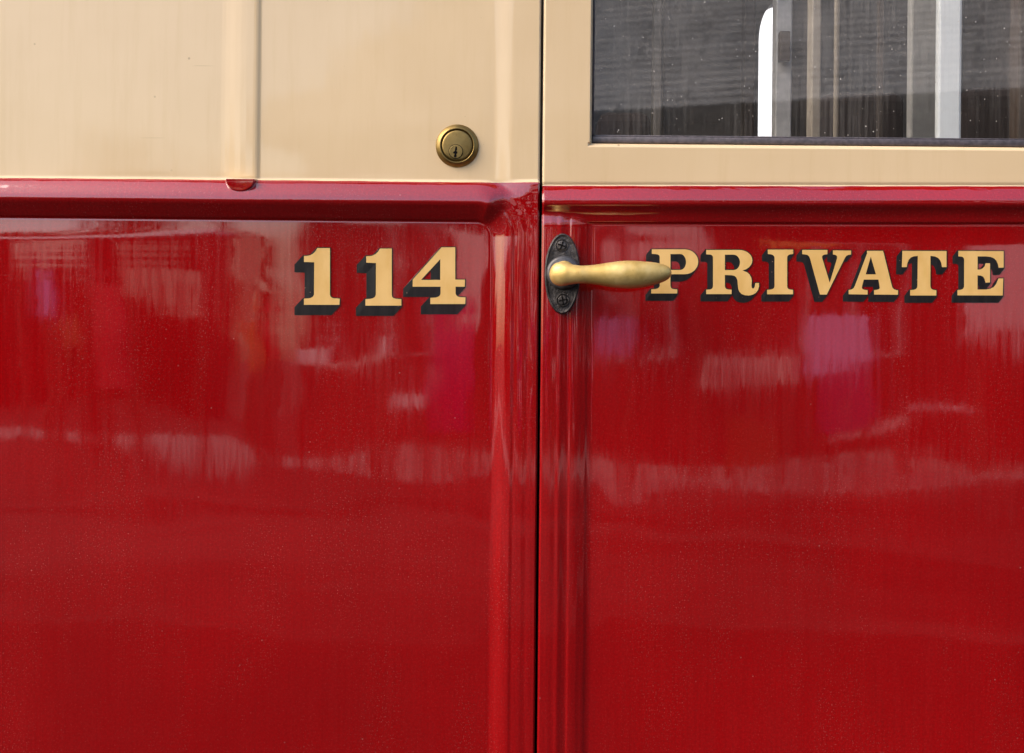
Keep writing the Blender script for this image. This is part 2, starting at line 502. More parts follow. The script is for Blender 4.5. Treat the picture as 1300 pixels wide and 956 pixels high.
dwl = lambda x, y: (dyw(x) - 235.8) * max(0.0, 1 - (y - yb0) / 120.0)
relief('lower_panel', colsD, rowsDL, h_door, RED, door, dwl, skirt=('left', 'right', 'bottom'))

# dark rebate behind both shut lines
for (a, b) in ((XG0 - 26, XG1 + 26), (XE0 - 26, XE1 + 26)):
    bm = bmesh.new()
    p, q = W(a, -760, 0), W(b, 1700, 0)
    zm = W(0, 234, 0).z
    add_box(bm, p.x, q.x, 0.0335, 0.06, q.z, zm, 0, None, 0)
    reb = from_bm('door_rebate', bm, DARK, coach)
    bm = bmesh.new()
    add_box(bm, p.x, q.x, 0.008, 0.06, zm + 0.0005, p.z)  # brown box behind the upper part of the shut line
    from_bm('brown_edge', bm, pm('brown_gap_backing', (0.16, 0.085, 0.03), 0.7), reb)

# window: pane and seal
def ubox(bm, x0, x1, y0, y1, h0, h1, bev=0.0):
    p, q = W(x0, y1, 0), W(x1, y0, 0)
    add_box(bm, p.x, q.x, -h1 * S, -h0 * S, p.z, q.z, bev)
bm = bmesh.new()
ubox(bm, WX0 + 0.4, WX1 - 0.4, 171.0, WY1 - 1.2, -27, -7.5, 0.0011)
ubox(bm, WX0 + 0.4, WX1 - 0.4, 168.4, 170.7, -27, -12.5, 0.0006)
ubox(bm, WX0 + 0.4, WX0 + 3.2, WY0, 168.2, -27, -9, 0.0006)
ubox(bm, WX1 - 3.2, WX1 - 0.4, WY0, 168.2, -27, -9, 0.0006)
from_bm('window_seal', bm, RUBBER, door, True)
bm = bmesh.new()
p, q = W(WX0 + 3, 170, -18), W(WX1 - 3, WY0, -18)
vs = [bm.verts.new(v) for v in ((p.x, p.y, p.z), (q.x, p.y, p.z), (q.x, p.y, q.z), (p.x, p.y, q.z))]
bm.faces.new(vs)
from_bm('window_pane', bm, GLASS, door)

# ------------------------------------------------------------------ signwriting
def area(l): return 0.5 * sum(l[i-1][0] * l[i][1] - l[i][0] * l[i-1][1] for i in range(len(l)))
def offset(l, d):
    n = len(l); out = []
    for i in range(n):
        p0, p1, p2 = (Vector(l[i-1]), Vector(l[i]), Vector(l[(i+1) % n]))
        a = (p1 - p0).normalized(); b = (p2 - p1).normalized()
        na, nb = Vector((a.y, -a.x)), Vector((b.y, -b.x))
        m = na + nb
        k = max(0.5, m.length_squared / 2)
        out.append(tuple(p1 + m * (d / k)))
    return out
def glyph(name, loops, origin, shade, base_h, parent, outline=1.1, label=None):
    loops = [[U(origin[0] + x / 5.0, origin[1] + y / 5.0) for x, y in l] for l in loops]
    L = []
    for i, l in enumerate(loops):
        a = area(l)
        if (i == 0) != (a > 0): l = l[::-1]
        L.append(l)
    out = [offset(l, outline) for l in L]
    co, fc, mi = [], [], []
    def fill(ls, hh, m, dx=0, dy=0):
        flat = [p for l in ls for p in l]
        b = len(co)
        for p in flat: co.append(W(p[0] + dx, p[1] + dy, base_h(p[0], p[1]) + hh))
        for t in tessellate_polygon([[Vector((p[0], p[1], 0)) for p in l] for l in ls]):
            n = (co[b+t[1]] - co[b+t[0]]).cross(co[b+t[2]] - co[b+t[0]])
            fc.append(tuple(b + k for k in (t if n.y < 0 else t[::-1]))); mi.append(m)
    fill(L, 0.75, 0)
    fill(out, 0.62, 1)
    # block shade: the outline drawn down and to the left
    fill(out, 0.25, 1, *shade)
    for l in out:
        b = len(co); n = len(l)
        for p in l: co.append(W(p[0], p[1], base_h(p[0], p[1]) + 0.61))
        for p in l: co.append(W(p[0] + shade[0], p[1] + shade[1], base_h(p[0], p[1]) + 0.26))
        for k in range(n):
            k2 = (k + 1) % n
            q = (b + k, b + k2, b + n + k2, b + n + k)
            nn = (co[q[1]] - co[q[0]]).cross(co[q[3]] - co[q[0]])
            fc.append(q if nn.y < 0 else q[::-1]); mi.append(1)
    me = bpy.data.meshes.new(name)
    me.from_pydata([tuple(c) for c in co], [], fc)
    o = link(name, me, [GOLD, BLACK], parent)
    for p, m in zip(me.polygons, mi): p.material_index = m
    if label: o['label'] = label
    return o

def arc(cx, cy, rx, ry, a0, a1, n=10):
    return [(cx + rx * math.cos(R(a0 + (a1 - a0) * i / n)), cy + ry * math.sin(R(a0 + (a1 - a0) * i / n))) for i in range(n + 1)]

g114 = (360, 290); gP = (800, 290); gA = (1040, 290)
ONE = [[(130,175),(150,174),(170,170),(188,160),(203,145),(215,125),(295,125),(295,420),(298,431),(306,439),(318,443),(357,446),(355,485),(130,485),(130,446),(160,444),(176,440),(188,432),(194,420),(195,215),(130,213)]]
TWO = [[(525,177),(547,176),(567,172),(585,162),(600,148),(612,128),(687,128),(687,422),(690,434),(698,442),(712,446),(748,449),(748,490),(520,490),(520,449),(552,447),(568,443),(580,435),(586,422),(587,220),(525,217)]]
FOUR = [[(1003,120),(1090,120),(1090,325),(1152,325),(1150,370),(1092,370),(1092,412),(1096,424),(1105,432),(1118,436),(1155,438),(1153,480),(932,480),(932,441),(966,439),(982,434),(993,425),(997,412),(997,370),(820,370),(820,325)],
        [(995,195),(995,327),(873,327)]]
P_ = [[(137,133)] + arc(345,212,86,79,-90,90,16) + [(255,291),(255,366),(258,376),(266,383),(280,386),(298,387),(298,413),(133,413),(133,387),(158,385),(172,382),(182,375),(187,365),(187,182),(184,172),(176,166),(160,163),(137,162)],
      [(255,163)] + arc(318,213.5,36,50.5,-90,90,12) + [(255,264)]]
R_ = [[(482,137)] + arc(690,203,84,66,-90,70,14) + [(712,268),(738,277),(756,292),(767,312),(771,335),(769,360),(770,374),(776,382),(784,380),(790,370),(793,347),(816,347),(817,368),(810,392),(796,410),(776,421),(752,426),(726,424),(705,416),(692,402),(685,384),(682,355),(680,330),(673,312),(660,301),(640,297),(600,296),(600,366),(603,377),(611,385),(624,388),(643,389),(643,417),(482,417),(482,389),(504,388),(515,385),(522,378),(525,368),(525,184),(522,175),(514,168),(503,166),(482,165)],
      [(600,167)] + arc(655,216,41,49,-90,90,12) + [(600,265)]]
I_ = [[(872,135),(1033,135),(1033,163),(1015,165),(1004,169),(997,176),(995,186),(995,368),(997,378),(1004,385),(1015,388),(1032,390),(1032,418),(868,418),(868,390),(892,388),(905,384),(912,377),(915,368),(915,186),(912,176),(904,169),(892,165),(872,163)]]
V_ = [[(1090,137),(1250,137),(1250,164),(1230,167),(1220,172),(1216,180),(1217,190),(1265,345),(1311,192),(1312,180),(1307,172),(1298,168),(1285,166),(1285,140),(1400,141),(1400,166),(1381,169),(1370,175),(1362,186),(1246,420),(1203,420),(1140,192),(1134,178),(1124,169),(1110,166),(1090,164)]]
A_ = [[(300,143),(402,143),(408,162),(458,362),(463,376),(472,386),(484,391),(498,393),(498,421),(346,420),(346,392),(364,390),(377,386),(382,378),(381,366),(374,325),(281,325),(271,362),(269,376),(273,386),(285,390),(305,392),(305,420),(185,418),(185,391),(203,388),(216,380),(224,366),(302,158)],
      [(325,180),(358,292),(293,292)]]
T_ = [[(525,143),(805,144),(805,246),(776,246),(772,222),(764,202),(752,188),(734,179),(703,175),(703,368),(706,379),(714,387),(726,391),(741,393),(741,426),(575,426),(575,392),(597,390),(610,386),(618,378),(621,366),(623,175),(596,178),(578,186),(565,201),(557,222),(553,246),(522,246)]]
E_ = [[(880,143),(1167,145),(1167,249),(1136,250),(1131,226),(1121,205),(1106,190),(1084,181),(1058,178),(1002,178),(1002,262),(1020,261),(1035,254),(1046,242),(1053,222),(1081,222),(1081,343),(1053,345),(1047,322),(1038,307),(1023,300),(1002,298),(1002,388),(1056,388),(1082,384),(1103,374),(1119,356),(1135,318),(1165,318),(1162,426),(875,425),(875,392),(895,390),(907,386),(914,378),(917,368),(917,198),(914,188),(906,181),(896,179),(880,178)]]
hl = lambda x, y: h_left(x, y) + 0.15
hd = lambda x, y: h_door(x, y) + 0.15
def subdiv(ls, m=18.0):
    out = []
    for l in ls:
        r = []
        for i in range(len(l)):
            a, b = l[i], l[(i + 1) % len(l)]
            n = max(1, int(math.hypot(b[0]-a[0], b[1]-a[1]) / m))
            r += [(a[0] + (b[0]-a[0]) * k / n, a[1] + (b[1]-a[1]) * k / n) for k in range(n)]
        out.append(r)
    return out
for g in (ONE, TWO, FOUR):
    glyph('numeral', subdiv(g), g114, (-11, 12), hl, lower)
for g, o in ((P_, gP), (R_, gP), (I_, gP), (V_, gP), (A_, gA), (T_, gA), (E_, gA)):
    glyph('letter', subdiv(g), o, (-6.2, 8.2), hd, door)

# ------------------------------------------------------------------ lock
def lathe_y(bm, cx, cz, prof, n=64, squash=1.0, mi=0, jag=0.0):
    """profile of (radius m, relief m towards the platform) turned about the Y axis"""
    rings = []
    for k, (r, h) in enumerate(prof):
        ring = []
        for i in range(n):
            a = 2 * math.pi * i / n
            rr = r * (1 + (jag * mnoise.noise(Vector((math.cos(a) * 4, math.sin(a) * 4, 3))) if k == 0 else 0))
            ring.append(bm.verts.new((cx + rr * math.cos(a), -h, cz + rr * squash * math.sin(a))))
        rings.append(ring)
    for A, B in zip(rings, rings[1:]):
        for i in range(n):
            f = bm.faces.new((A[i], A[(i+1) % n], B[(i+1) % n], B[i])); f.material_index = mi
    f = bm.faces.new(rings[-1]); f.material_index = mi
    return rings
lc = U(580.5, 185.3)
lp = W(lc[0], lc[1], 0)
mm = 0.001
px = S
bm = bmesh.new()
lathe_y(bm, lp.x, lp.z, [(27.3*px, -1*mm), (27.3*px, 0.6*mm), (26.6*px, 1.6*mm), (22.6*px, 4.4*mm), (21.6*px, 4.8*mm), (20.8*px, 4.5*mm), (20.5*px, 1.0*mm), (19*px, 1.0*mm)], jag=0.03)
lock = from_bm('door_lock', bm, LOCK_BRASS, coach, True)
bm = bmesh.new()
lathe_y(bm, lp.x, lp.z, [(19.5*px, 0.5*mm), (19.3*px, 3.7*mm), (18.7*px, 4.3*mm), (17*px, 4.55*mm)])
from_bm('lock_cylinder', bm, LOCK_BRASS, lock, True)
# plug with key slot
pc = U(579.0, 193.2); pp = W(pc[0], pc[1], 0)
bm = bmesh.new()
lathe_y(bm, pp.x, pp.z, [(9.3*px, 4.3*mm), (9.2*px, 4.62*mm), (8.9*px, 4.7*mm)], 40, mi=1)
lathe_y(bm, pp.x, pp.z, [(8.5*px, 4.4*mm), (8.4*px, 4.95*mm), (8.0*px, 5.05*mm)], 40)
key = [(0.2,-7),(1.4,-5.5),(1.6,-2.2),(0.6,-0.9),(2.0,0.6),(2.0,2.4),(0.7,3.0),(1.0,5.6),(0.2,7.4),(-2.0,7.4),(-2.6,5.2),(-1.4,2.8),(-3.6,2.3),(-3.4,0.6),(-1.2,-0.8),(-1.0,-3.5),(-0.6,-5.8)]
vs = [bm.verts.new((pp.x + kx * px, -5.15 * mm, pp.z - ky * px)) for kx, ky in key]
f = bm.faces.new(vs); f.material_index = 1
from_bm('key_plug', bm, [LOCK_BRASS, DARK], lock)

# ------------------------------------------------------------------ door handle
hcx, hcy = U(713.5, 348.0)
hb = 9.5                         # relief of the stile under the plate, px
hp = W(hcx, hcy, 0)
def ell_plate(bm, prof, n=96):
    """profile of (inset px, relief px) for a 22 x 50.5 px ellipse"""
    rings = []
    for ins, h in prof:
        rings.append([bm.verts.new((hp.x + (22.2 - ins) * px * math.cos(2*math.pi*i/n),
                                    -(hb + h) * px, hp.z + (50.5 - ins) * px * math.sin(2*math.pi*i/n))) for i in range(n)])
    for A, B in zip(rings, rings[1:]):
        for i in range(n): bm.faces.new((A[i], A[(i+1) % n], B[(i+1) % n], B[i]))
    bm.faces.new(rings[-1])
bm = bmesh.new()
ell_plate(bm, [(-0.6, -3), (-0.4, 1.5), (0, 3.8), (0.9, 5.0), (1.9, 5.0), (2.8, 4.2), (3.6, 3.9), (10, 4.3), (19, 5.0)])
from_bm('handle_plate', bm, IRON, door, True)
for (sx, sy, rot) in ((712.6, 312.5, 20), (713.8, 381.5, -12)):
    c = U(sx, sy); w = W(c[0], c[1], 0)
    bm = bmesh.new()
    h0 = (hb + 3.6) * px
    lathe_y(bm, w.x, w.z, [(8.4*px, h0), (8.3*px, h0 + 1.6*px), (7.6*px, h0 + 2.3*px), (6.8*px, h0 + 1.5*px), (6.3*px, h0 + 1.0*px), (5.9*px, h0 + 2.2*px), (4.6*px, h0 + 2.9*px), (2*px, h0 + 3.2*px)], 36)
    M = Matrix.Translation((w.x, 0, w.z)) @ Matrix.Rotation(R(rot), 4, 'Y')
    add_box(bm, -5.4*px, 5.4*px, -(h0 + 3.3*px), -(h0 + 1*px), -0.9*px, 0.9*px, 0, M, 1)
    add_box(bm, -0.9*px, 0.9*px, -(h0 + 3.35*px), -(h0 + 1*px), -5.4*px, 5.4*px, 0, M, 1)
    from_bm('screw', bm, [IRON, DARK], door, False)
bm = bmesh.new()
hz = hp.z + 1.0 * px
lathe_y(bm, hp.x + 1.2*px, hz, [(21.5*px, (hb+3)*px), (21.3*px, (hb+7.5)*px), (20.0*px, (hb+10)*px), (17.5*px, (hb+11.2)*px), (15.5*px, (hb+11)*px), (13.5*px, (hb+13)*px)], 48)
from_bm('handle_collar', bm, pm('grey_worn_iron', (0.075, 0.070, 0.072), 0.42, metal=0.4, var=0.3, scale=150, bmp=0.0004), door, True)
# lever: neck standing out of the collar, then the turned grip
prof = [(697.4,0.0),(697.9,4.2),(699.3,8.0),(701.6,11.2),(704.8,13.6),(709,15.0),(713.5,15.3),(718,14.7),(723,13.4),(729,12.2),(736,11.4),(744,11.4),(752,12.1),(762,13.6),(774,15.6),(786,17.1),(797,17.8),(808,17.4),(819,16.2),(829,14.6),(838,12.4),(845,9.8),(849.5,7.0),(851.8,4.0),(852.6,0.0)]
def hand_y(x): return 347.8 + 0.9 * math.sin((x - 700) / 152.0 * math.pi) - 1.4 * sstep(810, 853, x)
hy = 0.046                       # the grip stands this far out of the coach side
bm = bmesh.new()
xs = []
for i in range(len(prof) - 1):
    a, b = prof[i][0], prof[i+1][0]
    n = 1 if b - a < 3 else 3
    xs += [a + (b - a) * k / n for k in range(n)]
xs.append(prof[-1][0])
NR = 40
prev = None
for xq in xs:
    r = max(0.0, catmull(prof, xq))
    out = -hy + 0.008 * sstep(740, 699, xq)        # drops back towards the plate at the boss
    c = D(xq, hand_y(xq), out)
    kk = S * (DIST + out) / DIST
    if r < 0.05:
        ring = [bm.verts.new(c)]
    else:
        ring = []
        for i in range(NR):
            a = 2 * math.pi * i / NR
            fl = 0.9
            wv = 1 + 0.012 * mnoise.noise(Vector((xq / 9, math.cos(a) * 1.5, math.sin(a) * 1.5)))
            ring.append(bm.verts.new((c.x, c.y - r * kk * fl * math.cos(a) * wv, c.z + r * kk * math.sin(a) * wv)))
    if prev:
        if len(prev) == 1:
            for i in range(NR): bm.faces.new((prev[0], ring[i], ring[(i+1) % NR]))
        elif len(ring) == 1:
            for i in range(NR): bm.faces.new((prev[i], ring[0], prev[(i+1) % NR]))
        else:
            for i in range(NR): bm.faces.new((prev[i], ring[i], ring[(i+1) % NR], prev[(i+1) % NR]))
    prev = ring
cN = D(712, 347.6, -0.035)
lathe_y(bm, hp.x + 1.2*px, hz, [(13.6*px, (hb+9)*px), (12.6*px, (hb+16)*px), (13.0*px, (hb+24)*px), (13.6*px, 0.034), (12*px, 0.040)], 40)
from_bm('handle_lever', bm, HANDLE_BRASS, door, True)

# ------------------------------------------------------------------ coach interior
def ibox(bm, px0, px1, py0, py1, y0, y1, bev=0.002):
    a = D(px0, 90, y0); b = D(px1, 90, y0)
    a.z = D(650, py1, y0).z; b.z = D(650, py0, y0).z
    add_box(bm, a.x, b.x, y0, y1, min(a.z, b.z), max(a.z, b.z), bev)
INW = pm('grey_interior_paint', (0.20, 0.19, 0.175), 0.6)
INB = pm('brown_interior_wood', (0.07, 0.045, 0.03), 0.5)
INP = pm('drab_partition_board', (0.17, 0.145, 0.12), 0.6)
TAN = pm('tan_post_paint', (0.34, 0.285, 0.22), 0.5)
WHT = pm('white_post_paint', (0.88, 0.90, 0.89), 0.45, var=0.03)
SEATC = pm('maroon_seat_cloth', (0.016, 0.008, 0.008), 0.9)
YF = 2.25
def poly_wall(name, outer, holes, y0, y1, mat, parent):
    co, fc = [], []
    ls = [[Vector((x, z, 0)) for x, z in l] for l in [outer] + holes]
    flat = [p for l in ls for p in l]
    tris = tessellate_polygon(ls)
    n = len(flat)
    for y in (y0, y1):
        for p in flat: co.append((p.x, y, p.y))
    for t in tris: fc.append(tuple(t)); fc.append(tuple(n + k for k in t[::-1]))
    b = 0
    for l in ls:
        m = len(l)
        for k in range(m): fc.append((b + k, b + (k+1) % m, n + b + (k+1) % m, n + b + k))
        b += m
    me = bpy.data.meshes.new(name); me.from_pydata(co, [], fc)
    bm = bmesh.new(); bm.from_mesh(me); bmesh.ops.recalc_face_normals(bm, faces=bm.faces[:]); bm.to_mesh(me); bm.free()
    return link(name, me, mat, parent)
# far side with its pointed window, and an unseen wide one added for light
aL = D(960.3, 100, YF).x; aR = D(1014, 100, YF).x; zb = D(960, 171, YF).z - 0.02; zs = D(960, 55, YF).z; zt = D(985, 6, YF).z
half = [(aL + (aR - aL) * 0.5 * (1 - math.cos(t * math.pi / 2 * 0.999)), zs + (zt - zs) * 1.05 * math.sin(t * math.pi / 2)) for t in [k / 12 for k in range(13)]]
arch = [(aL, zb)] + half + [(aL + aR - x, z) for x, z in half[::-1][1:]] + [(aR, zb)]
XL, XR = -1.35, 1.15
far = poly_wall('far_side', [(XL, 0.3), (XR, 0.3), (XR, 2.45), (XL, 2.45)], [arch, [(-1.1, 1.5), (-0.25, 1.5), (-0.25, 2.2), (-1.1, 2.2)]], YF, YF + 0.05, INW, coach)
fr_l = [(x + (-1 if x <= (aL + aR) / 2 else 1) * 0.026, z + (0.034 if z > zs else 0)) for x, z in arch]
fr_l[0] = (aL - 0.026, zb - 0.03); fr_l[-1] = (aR + 0.026, zb - 0.03)
poly_wall('window_frame', fr_l, [arch], YF - 0.03, YF - 0.001, pm('dark_window_frame', (0.022, 0.024, 0.024), 0.5), far)
for (a, b, c, d) in ((aL - 0.01, aR + 0.01, zb - 0.01, zt + 0.03), (-1.11, -0.24, 1.49, 2.21)):
    bm = bmesh.new()
    bm.faces.new([bm.verts.new(v) for v in ((a, YF + 0.03, c), (b, YF + 0.03, c), (b, YF + 0.03, d), (a, YF + 0.03, d))])
    from_bm('window_pane', bm, FARGLASS, far)
bm = bmesh.new(); add_box(bm, XL, XR, 0.03, YF, 0.24, 0.30); from_bm('coach_floor', bm, INB, coach)
# roof, with two long skylights added to light the interior
poly = bmesh.new()
rf = []
for (a, b, c, d) in ((XL - 0.05, XR + 0.05, -0.06, 0.499), (XL - 0.05, XR + 0.05, 1.501, YF + 0.08), (XL - 0.05, -1.1, 0.5, 1.5), (-0.15, 0.05, 0.5, 1.5), (1.0, XR + 0.05, 0.5, 1.5)):
    add_box(poly, a, b, c, d, 2.45, 2.50)
roof = from_bm('coach_roof', poly, pm('pale_roof_paint', (0.55, 0.53, 0.48), 0.6), coach)
for (a, b) in ((-1.1, -0.15), (0.05, 1.0)):
    bm = bmesh.new()
    bm.faces.new([bm.verts.new(v) for v in ((a, 0.5, 2.475), (b, 0.5, 2.475), (b, 1.5, 2.475), (a, 1.5, 2.475))])
    from_bm('added_skylight_pane', bm, FARGLASS, roof)
# cant rail over the panels and doors, down to the roof
bm = bmesh.new()
pz = W(0, -760, 0).z
add_box(bm, XL, XR, 0.0, 0.04, pz, 2.45); add_box(bm, XL, XR, -0.015, 0.0, pz - 0.004, pz + 0.03, 0.004)
from_bm('cant_rail', bm, CREAM, coach)
for a in (XL, XR - 0.04):
    bm = bmesh.new(); add_box(bm, a, a + 0.04, 0.062, YF - 0.002, 0.3, 2.45)
    from_bm('end_partition', bm, INB, coach)
# lining of the fixed side, seen only from inside
bm = bmesh.new()
a = W(XG0 - 30, 0).x; b = W(XE1 + 30, 0).x
add_box(bm, XL, a, 0.04, 0.06, 0.3, 2.45); add_box(bm, b, XR, 0.04, 0.06, 0.3, 2.45)
add_box(bm, W(WX0, 0).x, W(WX1, 0).x, 0.04, 0.055, 0.3, W(0, 188).z)
from_bm('inner_lining', bm, INB, coach)
def post(name, px0, px1, y, mat, py0=-420, py1=420, dep=0.05):
    bm = bmesh.new(); ibox(bm, px0, px1, py0, py1, y, y + dep, 0.003)
    return from_bm(name, bm, mat, coach)
post('interior_post', 829.5, 839.5, 2.12, TAN)
post('partition_or_post_side', 842, 944, 2.16, INP, dep=0.03)
post('interior_post', 945, 958.5, 2.1, INB)
post('interior_post', 985.0, 1005.5, 1.75, pm('light_grey_paint', (0.55, 0.54, 0.53), 0.5))
post('interior_post', 1004, 1028, 1.81, INB)
post('interior_post', 1030.5, 1042.5, 1.4, pm('buff_post_paint', (0.45, 0.39, 0.32), 0.5))
post('grab_pole', 1060, 1066, 1.3, TAN, dep=0.015)
post('grab_pole', 1115, 1122, 1.5, INB, dep=0.018)
post('partition_or_post_side', 1157, 1192, 0.95, pm('shaded_post_side_grey', (0.52, 0.50, 0.46), 0.55), dep=0.03)  # grey board stands in for the shaded left side of the white post
post('interior_post', 1190.5, 1221.5, 0.11, WHT, dep=0.012)
post('interior_post', 1293, 1306, 1.2, INB)
bm = bmesh.new(); ibox(bm, 990, 1003, 36, 74, 1.72, 1.745); from_bm('wall_bracket', bm, INB, coach)
for (a, b, t, y) in ((1046, 1150, 112, 1.65), (760, 828, 140, 1.6), (1226, 1420, 104, 1.55)):
    bm = bmesh.new(); ibox(bm, a, b, t, 420, y, y + 0.12, 0.02)
    from_bm('seat_back', bm, SEATC, coach, False)

# the rest of the coach to either side, outside the photograph
for (a, b) in ((-10.0, XL - 0.002), (XR + 0.002, 10.0)):
    bm = bmesh.new()
    for (c, d, m) in ((W(0, 1700).z, W(0, YW).z, 0), (W(0, YW).z + 0.001, 2.5, 1)):
        add_box(bm, a, b, 0.0, YF, c, d, 0.004, None, m)
    from_bm('coach_body', bm, [RED, CREAM], coach)
# underframe of the coach, down to the track
bm = bmesh.new()
add_box(bm, -10, 10, 0.05, YF, -0.75, 0.22)
from_bm('underframe', bm, DARK, coach)

# ------------------------------------------------------------------ the place reflected in the paint and glass
def ground(name, x0, x1, y0, y1, z, mat, label):
    bm = bmesh.new()
    bm.faces.new([bm.verts.new(v) for v in ((x0, y0, z), (x1, y0, z), (x1, y1, z), (x0, y1, z))])
    o = from_bm(name, bm, mat)
    return tag(o, label, None, None, 'structure')
def paving():
    s = NT('pale_platform_paving')
    n = s.noise(s.mapping((0.6, 0.9, 1)), detail=5); n2 = s.noise(s.mapping((40, 40, 40)), detail=4)
    c = s.mix(s.ramp(n, 0.35, 0.65), (0.15, 0.14, 0.13), (0.22, 0.205, 0.19))
    c = s.mix(s.ramp(n2, 0.4, 0.7, 0, 0.3), c, (0.11, 0.10, 0.095))
    return s.done(s.bsdf(Base_Color=c, Roughness=0.8))
PAV = paving()
def banded(name, lo, hi):
    s = NT(name)
    n = s.noise(s.mapping((0.10, 0.75, 1)), detail=4, rough=0.6); n2 = s.noise(s.mapping((9, 9, 9)), detail=4)
    c = s.mix(s.ramp(n, 0.40, 0.62), lo, hi)
    c = s.mix(s.ramp(n2, 0.4, 0.7, 0, 0.3), c, tuple(x * 0.6 for x in lo))
    return s.done(s.bsdf(Base_Color=c, Roughness=0.9, Specular_IOR_Level=0.04))
ASPH = pm('dark_asphalt', (0.012, 0.011, 0.0105), 0.9, scale=8, var=0.3, spec=0.04)
ground('ground', -400, 400, -400, 400, -0.80, pm('earth', (0.05, 0.043, 0.036), 0.9, scale=0.3, spec=0.04), 'broad bare ground around the railway')
def slab(name, y0, y1, mat, lab):
    bm = bmesh.new(); add_box(bm, -40, 40, y0, y1, -0.79, 0.0)
    return tag(from_bm(name, bm, mat), lab, None, None, 'structure')
slab('platform', -5.4, -0.12, ASPH, 'dark asphalt platform alongside the coach')
slab('platform', -11.198, -5.402, banded('worn_asphalt', (0.012, 0.011, 0.0105), (0.055, 0.049, 0.046)), 'worn grey asphalt at the far edge of the near platform')
slab('platform', -30.0, -11.2, pm('dark_cinders', (0.03, 0.027, 0.025), 0.9, scale=5, var=0.3, spec=0.04), 'dark platform beyond the tracks, in front of the building')
bm = bmesh.new(); add_box(bm, -40, 40, -1.45, 1.45, -0.1, 0.004, 0, Matrix.Translation((-0.7, -14.6, 0)) @ Matrix.Rotation(R(13), 4, 'Z'))
tag(from_bm('path', bm, PAV), 'pale paved path slanting across the far platform', None, None, 'structure')

def simple_thing(name, label, cat, loc, group=None):
    return tag(empty(name, loc), label, cat, group)
def mirror_pt(px_, py_, d):
    k = (DIST + d) / 1923.0
    return Vector(((px_ - 650) * k, -d, ZC + (434 - py_) * k))

# station building with a hipped slate roof
cor = Vector((-4.19, -19.7, 0)); uu = Vector((0.918, 0.395, 0)); vv = Vector((0.395, -0.918, 0))
ez = 4.2; LN, DP = 26.0, 8.0
bld = simple_thing('station_building', 'station building with hipped pale slate roof beyond the tracks, seen only as a reflection', 'building', cor)
def BP(a, b, z): return cor + uu * a + vv * b + Vector((0, 0, z))
co = [BP(0,0,ez), BP(LN,0,ez), BP(LN,DP,ez), BP(0,DP,ez), BP(DP/2,DP/2,ez+DP/2), BP(LN-DP/2,DP/2,ez+DP/2)]
me = bpy.data.meshes.new('roof')
me.from_pydata([tuple(c) for c in co], [], [(0,1,5,4),(1,2,5),(2,3,4,5),(3,0,4),(3,2,1,0)])
uvl = me.uv_layers.new(name='UVMap')
for p in me.polygons:
    for li in p.loop_indices:
        v = Vector(me.vertices[me.loops[li].vertex_index].co) - cor
        uvl.data[li].uv = (v.dot(uu) if p.index in (0, 2) else v.dot(vv), (v.z - ez) * 1.414)
link('roof', me, SLATE, bld)
Rb = Matrix.Translation(cor) @ Matrix((( uu.x, vv.x, 0, 0), (uu.y, vv.y, 0, 0), (0, 0, 1, 0), (0, 0, 0, 1)))
bm = bmesh.new(); add_box(bm, 0.6, LN-0.6, 1.4, DP-0.6, 0.0, ez-0.01, 0, Rb)
from_bm('wall', bm, pm('brown_stone', (0.04, 0.026, 0.02), 0.85, var=0.35, scale=3), bld)
WIN = pm('dark_pane', (0.02, 0.02, 0.025), 0.1); FRM = pm('window_paint', (0.6, 0.57, 0.5), 0.5)
for k in range(8):
    x = 2.0 + k * 3.0
    bm = bmesh.new(); add_box(bm, x, x+1.3, 1.33, 1.42, 1.0, 2.9, 0.02, Rb); w = from_bm('window', bm, FRM, bld)
    bm = bmesh.new(); add_box(bm, x+0.1, x+0.6, 1.31, 1.34, 1.1, 2.8, 0, Rb); add_box(bm, x+0.7, x+1.2, 1.31, 1.34, 1.1, 2.8, 0, Rb); from_bm('pane', bm, WIN, w)
# pale low building and trees to the left of it
bm = bmesh.new()
p = mirror_pt(-700, 312, 30); q = mirror_pt(262, 284, 30)
add_box(bm, p.x, q.x, -31.5, -30.0, 0.0, q.z)
o = simple_thing('long_shed', 'long pale roofed shed left of the slate roofed building, seen only as a reflection', 'shed', ((p.x + q.x) / 2, -30.8, 0))
zr = 3.25
bm.free(); bm = bmesh.new(); add_box(bm, p.x, q.x, -33.0, -30.0, -0.8, zr - 0.002)
from_bm('wall', bm, pm('brown_boards', (0.05, 0.03, 0.022), 0.8, spec=0.1), o)
bm = bmesh.new()
vs = [bm.verts.new(v) for x in (p.x, q.x) for v in ((x, -29.9, zr), (x, -31.4, zr + 0.56), (x, -33.1, zr + 0.2), (x, -33.1, zr), )]
for f in ((0,1,5,4),(1,2,6,5),(2,3,7,6),(0,4,7,3),(0,3,2,1),(4,5,6,7)): bm.faces.new([vs[i] for i in f])
from_bm('roof', bm, pm('pale_roof_sheet', (0.72, 0.66, 0.62), 0.6), o)  # pale and pitched to catch light for the reflected band
LEAF = pm('leaf_green', (0.06, 0.085, 0.03), 0.7, var=0.4, scale=2); BARK = pm('bark', (0.07, 0.05, 0.035), 0.9)
